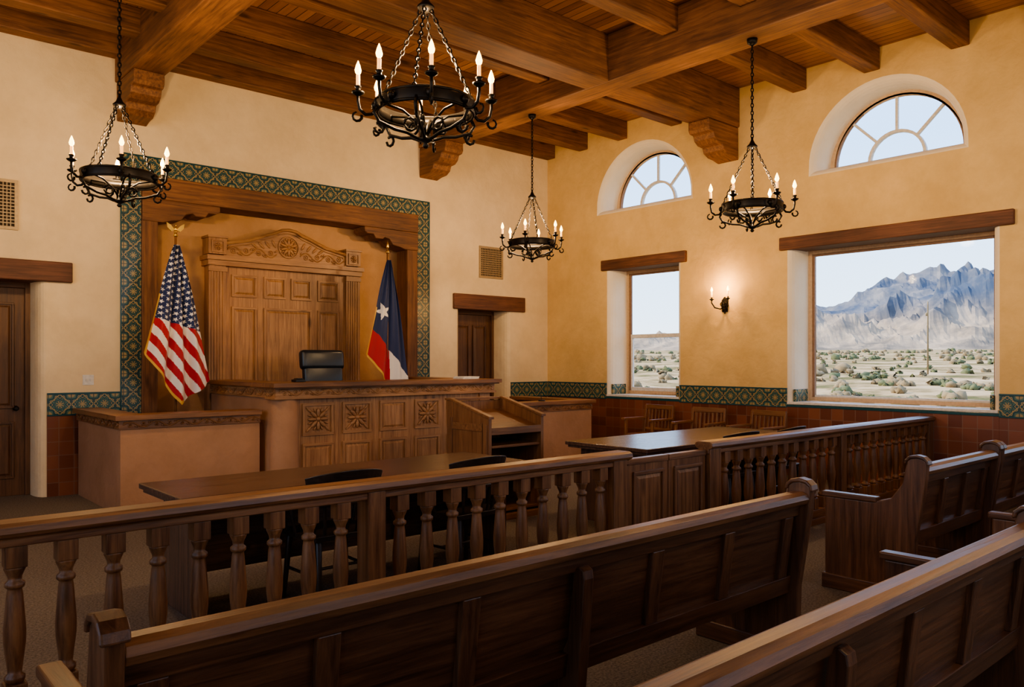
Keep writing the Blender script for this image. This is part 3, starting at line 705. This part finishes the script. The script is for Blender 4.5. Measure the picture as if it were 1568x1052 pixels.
# ------------------------------------------------------------------ flags
def star2(x,z,cx,cz,R,rot=0):
    dx,dz=x-cx,z-cz; r=math.hypot(dx,dz)
    if r>R: return False
    a=(math.atan2(dx,dz)+rot)%(2*pi/5); a=min(a,2*pi/5-a)
    px,py=r*math.cos(a),r*math.sin(a); ri=R*.40; ix,iy=ri*math.cos(pi/5),ri*math.sin(pi/5)
    f=lambda qx,qy:(ix-R)*(qy)-(iy)*(qx-R)
    return f(px,py)*f(0,0)>=0
flagmat,nt,b=base('flag_fabric')
at=N(nt,'ShaderNodeAttribute',attribute_name='Col'); L(nt,at.outputs['Color'],b.inputs['Base Color']); b.inputs['Roughness'].default_value=.6
b.inputs['Sheen Weight'].default_value=.2
def flag(name,loc,ztop,topw,botL,botR,zb,colf,finial,amp=.055,fr=3.2):
    e=empty(name,loc)
    mb=MB(); mb.lathe([(.014,.1),(.014,ztop+.12)],0,0,12,wood('chair','z')); mb.lathe([(.15,0),(.15,.03),(.13,.06),(.05,.09),(.03,.14),(.02,.16)],0,0,20,GOLD)
    mb.lathe([(.02,ztop+.10),(.028,ztop+.12),(.012,ztop+.14),(.012,ztop+.16)],0,0,12,GOLD)
    finial(mb,ztop+.16); mb.obj('pole',0,e)
    nu,nv=130,250; vs=[];fs=[];cl=[]
    def bz(c):
        if c<.5: t=c/.5; return zb[0]+(zb[1]-zb[0])*t
        t=(c-.5)/.5; return zb[1]+(zb[2]-zb[1])*t
    for j in range(nv+1):
        w=j/nv
        for i in range(nu+1):
            c=i/nu; xb=botL+(botR-botL)*c; xt=-topw+2*topw*c
            k=w**.85; x=xt+(xb-xt)*k; z=ztop+(bz(c)-ztop)*w
            ph=c*2*pi*fr+w*1.2
            yy=-.045+amp*(.25+w*.9)*math.sin(ph)+.012*math.sin(ph*2.3+w*4)
            x+=.012*w*math.cos(ph)
            vs.append((x,yy,z))
    for j in range(nv):
        for i in range(nu):
            a=j*(nu+1)+i; fs.append((a,a+1,a+nu+2,a+nu+1))
            p=[vs[q] for q in fs[-1]]
            cl.append(colf(sum(q[0] for q in p)/4,sum(q[2] for q in p)/4,(i+.5)/nu,(j+.5)/nv))
    me=D.meshes.new(name+'_cloth'); me.from_pydata(vs,[],fs); me.materials.append(flagmat)
    ca=me.color_attributes.new('Col','FLOAT_COLOR','CORNER')
    for p,cc in zip(me.polygons,cl):
        p.use_smooth=True
        for l in p.loop_indices: ca.data[l].color=c4(cc)
    o=D.objects.new('cloth',me); C.collection.objects.link(o); o.parent=e
    return e
RED=(.46,.012,.022); WH=(.82,.78,.74); BLU=(.010,.024,.105); GL=(.70,.42,.07)
def us(x,z,c,w):
    if (c<.035 and w>.45) or (w>.975 and c<.55): return GL
    if z>2.02-.3*(x+.15):
        gx=(x*.93+z*.36)/.062; gz=(-x*.36+z*.93)/.062
        r=math.floor(gz); ox=.5 if r%2 else 0
        cx=(math.floor(gx-ox)+.5+ox); cz=r+.5
        return WH if star2(gx,gz,cx,cz,.44,.35) else BLU
    p=x*.84+z*.54
    return RED if math.floor(p/.072)%2==0 else WH
def tx(x,z,c,w):
    if (c<.04 and w>.5) or (w>.975 and c<.5): return GL
    if star2(x,z,-.10,2.24,.13,.25): return WH
    if z>1.99-1.15*(x+.25): return BLU
    return RED if x<.0-.03*(z-1.9) else WH
def eagle(mb,z):
    mb.ell((0,0,z+.03),(.02,.02,.035),GOLD); mb.ell((0,-.01,z+.07),(.012,.014,.014),GOLD)
    for s in (-1,1):
        mb.prism([(s*.01,z+.02),(s*.05,z+.07),(s*.10,z+.10),(s*.09,z+.04),(s*.05,z+.0)],'y',-.008,.008,GOLD)
    mb.ell((0,0,z-.005),(.022,.022,.015),GOLD)
def spear(mb,z): mb.lathe([(.008,z),(.022,z+.03),(.012,z+.08),(.002,z+.12)],0,0,8,GOLD)
flag('united_states_flag',(3.17,9.55,0),2.90,.03,-.35,.41,(1.64,1.03,1.30),us,eagle)
flag('texas_flag',(6.13,9.62,0),2.98,.03,-.36,.36,(1.64,1.17,1.20),tx,spear,.03,2.3)
# ------------------------------------------------------------------ chandeliers
def chain(mb,p0,p1,mat,link=.042,r=.0045):
    p0=Vector(p0);p1=Vector(p1); d=p1-p0; n=max(2,int(d.length/(link*.78))); t=d.normalized(); u=t.orthogonal().normalized(); w=t.cross(u)
    for i in range(n):
        c=p0+d*((i+.5)/n); s=u if i%2 else w
        pts=[c+t*(link*.5*math.cos(a*pi/4))+s*(link*.26*math.sin(a*pi/4)) for a in range(8)]
        mb.tube(pts,r,4,mat,True)
LP=118
CH={}
def chandelier(x,y,ztop,nc,rot=0,power=LP,zr=3.12):
    e=empty('chandelier',(x,y,zr),rot)
    if nc not in CH:
        R=.30; mb=MB()
        mb.lathe([(R-.012,-.035),(R+.004,-.035),(R+.008,-.025),(R+.002,0),(R+.008,.025),(R+.004,.035),(R-.012,.035)],0,0,40,IRON,True,False)
        for z in (-.037,.037): mb.tube([(R*math.cos(2*pi*i/36),R*math.sin(2*pi*i/36),z) for i in range(36)],.010,6,IRON,True)
        cm=MB(); fm=MB()
        for k in range(nc):
            a=2*pi*k/nc; c,s=math.cos(a),math.sin(a)
            P=lambda r,z:(r*c,r*s,z)
            mb.tube([P(R,-.02),P(R+.03,-.055),P(R+.07,-.06),P(R+.105,-.03),P(R+.115,.02),P(R+.115,.06)],.0105,6,IRON)
            sc=[P(R+.12+.028*math.cos(q*.7+2.8),-.075+.028*math.sin(q*.7+2.8)) for q in range(8)]
            mb.tube(sc,[.010-.0006*i for i in range(8)],6,IRON)
            mb.ell(P(R+.01,0),(.026,.026,.028),IRON)
            mb.lathe([(.008,.05),(.036,.066),(.041,.076),(.016,.078),(.016,.10),(.021,.105),(.021,.112)],(R+.115)*c,(R+.115)*s,12,IRON)
            cm.lathe([(.0125,.11),(.0125,.18)],(R+.115)*c,(R+.115)*s,10,CANDLE)
            fm.lathe([(.006,.18),(.017,.193),(.021,.210),(.013,.240),(.002,.268)],(R+.115)*c,(R+.115)*s,10,FLAME)
        nb=6 if nc==8 else 5
        for k in range(nb):
            a=2*pi*(k+.5)/nb; c,s=math.cos(a),math.sin(a); P=lambda r,z:(r*c,r*s,z)
            mb.tube([P(R,-.02),P(R+.03,-.07),P(R,-.12),P(.2,-.155),P(.12,-.165),P(.06,-.19),P(.02,-.20)],.011,6,IRON)
            mb.tube([P(R-.01,0),P(.15,-.03),P(.05,-.10),P(0.012,-.16)],.008,6,IRON)
            sc=[P(.10+.04*math.cos(q*.75),-.11+.04*math.sin(q*.75)) for q in range(9)]
            mb.tube(sc,.009,6,IRON)
            sc=[P(R+.0+.03*math.cos(q*.75+1),-.16+.03*math.sin(q*.75+1)) for q in range(8)]
            mb.tube(sc,.009,6,IRON)
        mb.lathe([(.01,-.25),(.022,-.235),(.012,-.22),(.045,-.205),(.05,-.195),(.02,-.18),(.012,-.15),(.006,-.14)],0,0,14,IRON)
        for k in range(4):
            a=2*pi*(k+.3)/4; chain(mb,(R*math.cos(a),R*math.sin(a),.03),(.03*math.cos(a),.03*math.sin(a),.62),IRON,.042,.0052)
        mb.lathe([(.015,.60),(.05,.62),(.055,.635),(.03,.66),(.012,.70),(.012,.73)],0,0,14,IRON)
        CH[nc]=(mb,cm,fm)
    mb,cm,fm=CH[nc]
    mb.obj('iron_frame',0,e); cm.obj('candles',0,e); fm.obj('flames',0,e)
    m2=MB(); chain(m2,(0,0,.72),(0,0,ztop-zr-.03),IRON,.05,.006); m2.lathe([(.012,ztop-zr-.07),(.05,ztop-zr-.04),(.055,ztop-zr)],0,0,16,IRON); m2.obj('chain',0,e)
    l=D.lights.new('candle_light','POINT'); l.energy=power; l.color=(1,.67,.35); l.shadow_soft_size=.09
    o=D.objects.new('candle_light',l); C.collection.objects.link(o); o.parent=e; o.location=(0,0,.27)
chandelier(2.86,4.05,4.86,8,.25); chandelier(1.97,7.35,5.14,6,.3,LP*1.2); chandelier(7.24,7.78,4.86,6,.6); chandelier(7.24,4.45,4.86,6,.1)
chandelier(7.24,.6,4.86,6,0,110); chandelier(2.86,-.6,4.86,6,0,110); chandelier(-1.5,4.05,4.86,6,0,110)  # unseen chandeliers, added for more light in the room
# sconce
e=empty('wall_sconce',(XR,6.49,2.38))
mb=MB()
mb.box(-.015,0,-.045,.045,-.13,.05,IRON); mb.prism([(-.06,-.04),(0,-.16),(.06,-.04),(.045,.04),(0,.09),(-.045,.04)],'x',-.022,-.001,IRON)
fm=MB(); cm=MB()
for s in (-1,1):
    mb.tube([(-.02,0,-.05),(-.08,s*.03,-.09),(-.13,s*.09,-.07),(-.14,s*.135,0),(-.14,s*.135,.04)],.010,6,IRON)
    mb.tube([(-.05,s*(.02+.03*math.sin(q)),-.02+.03*math.cos(q)) for q in [i*.8 for i in range(8)]],.007,6,IRON)
    mb.lathe([(.01,.035),(.03,.048),(.035,.055),(.014,.058),(.014,.08)],-.14,s*.135,12,IRON)
    cm.lathe([(.012,.08),(.012,.16)],-.14,s*.135,10,CANDLE); fm.lathe([(.005,.16),(.016,.173),(.018,.185),(.011,.208),(.002,.232)],-.14,s*.135,10,FLAME)
mb.obj('bracket',0,e); cm.obj('candles',0,e); fm.obj('flames',0,e)
l=D.lights.new('sconce_light','POINT'); l.energy=19; l.color=(1,.56,.20); l.shadow_soft_size=.05
o=D.objects.new('sconce_light',l); C.collection.objects.link(o); o.parent=e; o.location=(-.22,0,.24)
mb=MB()
for i in range(4): mb.box(6.45+.006*i,6.72+.004*i,8.28,8.50,1.302+.008*i,1.309+.008*i,PAPER)
mb.obj('paper_stack')
def mic(x,y,z):
    mb=MB(); mb.lathe([(.05,z),(.05,z+.015),(.02,z+.02)],x,y,14,BLACK); mb.tube([(x,y,z+.015),(x-.02,y,z+.1),(x-.06,y-.01,z+.15),(x-.13,y-.02,z+.16)],.004,6,BLACK); mb.tube([(x-.12,y-.02,z+.16),(x-.17,y-.03,z+.155)],.011,8,BLACK); mb.obj('desk_microphone')
mic(7.75,8.13,.972)
mb=MB(); mb.box(4.1,4.22,8.35,8.47,1.302,1.33,BLACK); mb.prism([(4.11,1.33),(4.21,1.33),(4.19,1.345),(4.13,1.345)],'y',8.37,8.45,BLACK); mb.obj('desk_nameplate',.004)
# ------------------------------------------------------------------ outside
OX,OY=10.6,4.0
gm,nt,b=base('desert_soil')
tc=N(nt,'ShaderNodeTexCoord'); n=N(nt,'ShaderNodeTexNoise'); n.inputs['Scale'].default_value=.10; n.inputs['Detail'].default_value=11; n.inputs['Roughness'].default_value=.78
L(nt,tc.outputs['Object'],n.inputs['Vector']); r=ramp(nt,[(.40,(.12,.115,.05)),(.48,(.30,.215,.11)),(.53,(.45,.32,.18)),(.62,(.54,.39,.24))]); L(nt,n.outputs['Fac'],r.inputs['Fac']); L(nt,r.outputs[0],b.inputs['Base Color']); b.inputs['Roughness'].default_value=1; b.inputs['Specular IOR Level'].default_value=0
def ground_z(r,a): return -.7+.019*max(0,r-30)+.35*noise.noise(Vector((r*math.cos(a)*.06,r*math.sin(a)*.06,0)))*min(1,r/20)
vs=[];fs=[]; rs=[.0]+[1.5*1.085**i for i in range(75)]; na=90
for r_ in rs:
    for i in range(na+1):
        a=-pi/2+pi*i/na; vs.append((OX+r_*math.cos(a),OY+r_*math.sin(a),ground_z(r_,a)))
for j in range(len(rs)-1):
    for i in range(na): q=j*(na+1)+i; fs.append((q,q+1,q+na+2,q+na+1))
mb=MB(); mb.add(vs,fs,gm,True); o=mb.obj('desert_ground')
mm,nt,b=base('mountain_rock')
tc=N(nt,'ShaderNodeTexCoord'); n=N(nt,'ShaderNodeTexNoise'); n.inputs['Scale'].default_value=.035; n.inputs['Detail'].default_value=9; n.inputs['Roughness'].default_value=.65
L(nt,tc.outputs['Object'],n.inputs['Vector'])
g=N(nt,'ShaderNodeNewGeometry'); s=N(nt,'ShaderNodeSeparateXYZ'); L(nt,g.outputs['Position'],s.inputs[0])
r=ramp(nt,[(.38,(.075,.095,.135)),(.62,(.22,.205,.20))]); L(nt,n.outputs['Fac'],r.inputs['Fac'])  # blue-grey upper slopes: distance haze painted into the rock colour
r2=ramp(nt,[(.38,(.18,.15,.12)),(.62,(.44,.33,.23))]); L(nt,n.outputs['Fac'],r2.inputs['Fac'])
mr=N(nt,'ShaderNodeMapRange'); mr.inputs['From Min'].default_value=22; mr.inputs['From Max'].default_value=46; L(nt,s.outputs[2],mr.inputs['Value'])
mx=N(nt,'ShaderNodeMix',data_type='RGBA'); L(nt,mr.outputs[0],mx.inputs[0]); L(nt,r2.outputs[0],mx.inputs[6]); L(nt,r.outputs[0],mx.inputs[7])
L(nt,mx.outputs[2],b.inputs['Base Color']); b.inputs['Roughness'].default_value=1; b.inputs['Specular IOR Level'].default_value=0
def E(deg):
    pts=[(-40,.05),(-10,.05),(5,.068),(12,.082),(16,.094),(18,.096),(20,.096),(22,.090),(24,.082),(27,.066),(30,.052),(34,.038),(37,.034),(39,.022),(45,.014),(60,.02),(90,.02)]
    for (a,b_),(c,d_) in zip(pts,pts[1:]):
        if a<=deg<=c: t=(deg-a)/(c-a); return b_+(d_-b_)*t
    return .03
def ridge(x,y,o=6):
    v=0;amp=.5;f=1;w=1
    for k in range(o):
        q=(1-min(1,abs(noise.noise(Vector((x*f,y*f,k*7.3))))*2.0)); q*=q
        v+=amp*q*w; w=min(1,q*1.5); f*=2.15; amp*=.5
    return v
vs=[];fs=[]; nr=110; na=560
for j in range(nr+1):
    t=j/nr; r_=480+520*t
    for i in range(na+1):
        dg=-35+110*i/na; a=math.radians(dg)
        x=r_*math.cos(a); y=r_*math.sin(a)
        up=min(1,t/.75); up=up**1.7
        if t>.8: up*=1-(t-.8)/.2
        front=.48*math.exp(-((t-.20)/.11)**2)
        rg=ridge(x*.0085,y*.0085)
        h=E(dg)*900*(up*(.66+.50*rg)+front*(.30+1.1*ridge(x*.016+9,y*.016)))
        z=-.7+.019*(min(r_,600)-30)-2+h
        vs.append((OX+x,OY+y,z))
for j in range(nr):
    for i in range(na): q=j*(na+1)+i; fs.append((q,q+1,q+na+2,q+na+1))
mb=MB(); mb.add(vs,fs,mm,False); mb.obj('mountain_range')
sh=plain('shrub_green',(.12,.125,.05),.9); sh2=plain('shrub_dry',(.24,.17,.085),.9)
mb=MB()
for k in range(2100):
    r_=14+(random.random()**1.15)*360; a=math.radians(random.uniform(-20,62))
    x=OX+r_*math.cos(a); y=OY+r_*math.sin(a)
    if noise.noise(Vector((x*.035,y*.035,3)))<-.12 and random.random()<.8: continue
    s=random.uniform(.15,.5)*(1+r_/150)*(1.6 if random.random()<.06 else 1)
    z=ground_z(r_,a)
    m=sh if random.random()<.55 else sh2
    for q in range(2 if r_>60 else 6):
        ox,oy=random.uniform(-s,s)*.8,random.uniform(-s,s)*.8; s2=s*random.uniform(.4,.8)
        mb.ell((x+ox,y+oy,z+s2*.3),(s2,s2*.9,s2*random.uniform(.5,.9)),m,random.random(),6,4)
for i,p in enumerate(mb.v):
    q=.10 if p.x<60 else .2
    mb.v[i]=p+Vector((random.uniform(-q,q),random.uniform(-q,q),random.uniform(-q,q)))
mb.obj('desert_shrubs')
mb=MB(); mb.lathe([(.09,0),(.06,7.2),(.05,7.6)],0,0,8,sh2); mb.lathe([(.10,6.2),(.10,6.5)],0,.12,8,sh2); o=mb.obj('utility_pole'); o.location=(82,31,-.2)
# ------------------------------------------------------------------ world / sun / camera
w=D.worlds.new('World'); C.scene.world=w; w.use_nodes=True; nt=w.node_tree; bg=nt.nodes['Background']
tc=N(nt,'ShaderNodeTexCoord'); s=N(nt,'ShaderNodeSeparateXYZ'); L(nt,tc.outputs['Generated'],s.inputs[0])
r=ramp(nt,[(0,(.80,.86,.92)),(.06,(.62,.80,1.0)),(.25,(.38,.62,1.0)),(1,(.38,.5,.8))]); L(nt,s.outputs[2],r.inputs['Fac']); L(nt,r.outputs[0],bg.inputs['Color']); bg.inputs['Strength'].default_value=3.0
l=D.lights.new('sun','SUN'); l.energy=7.5; l.color=(1,.89,.72); l.angle=.01; o=D.objects.new('sun',l); C.collection.objects.link(o)
o.rotation_euler=Vector((.45,-.70,-.50)).to_track_quat('-Z','Y').to_euler()
cam=D.cameras.new('camera'); co=D.objects.new('camera',cam); C.collection.objects.link(co)
co.location=(0,0,1.54); co.rotation_euler=(pi/2,0,-math.atan(1067/1207)); cam.sensor_width=36; cam.lens=1207/1568*36; cam.shift_y=27/1568; cam.clip_end=3000; cam.clip_start=.05
C.scene.camera=co
C.scene.view_settings.look='AgX - Medium High Contrast'
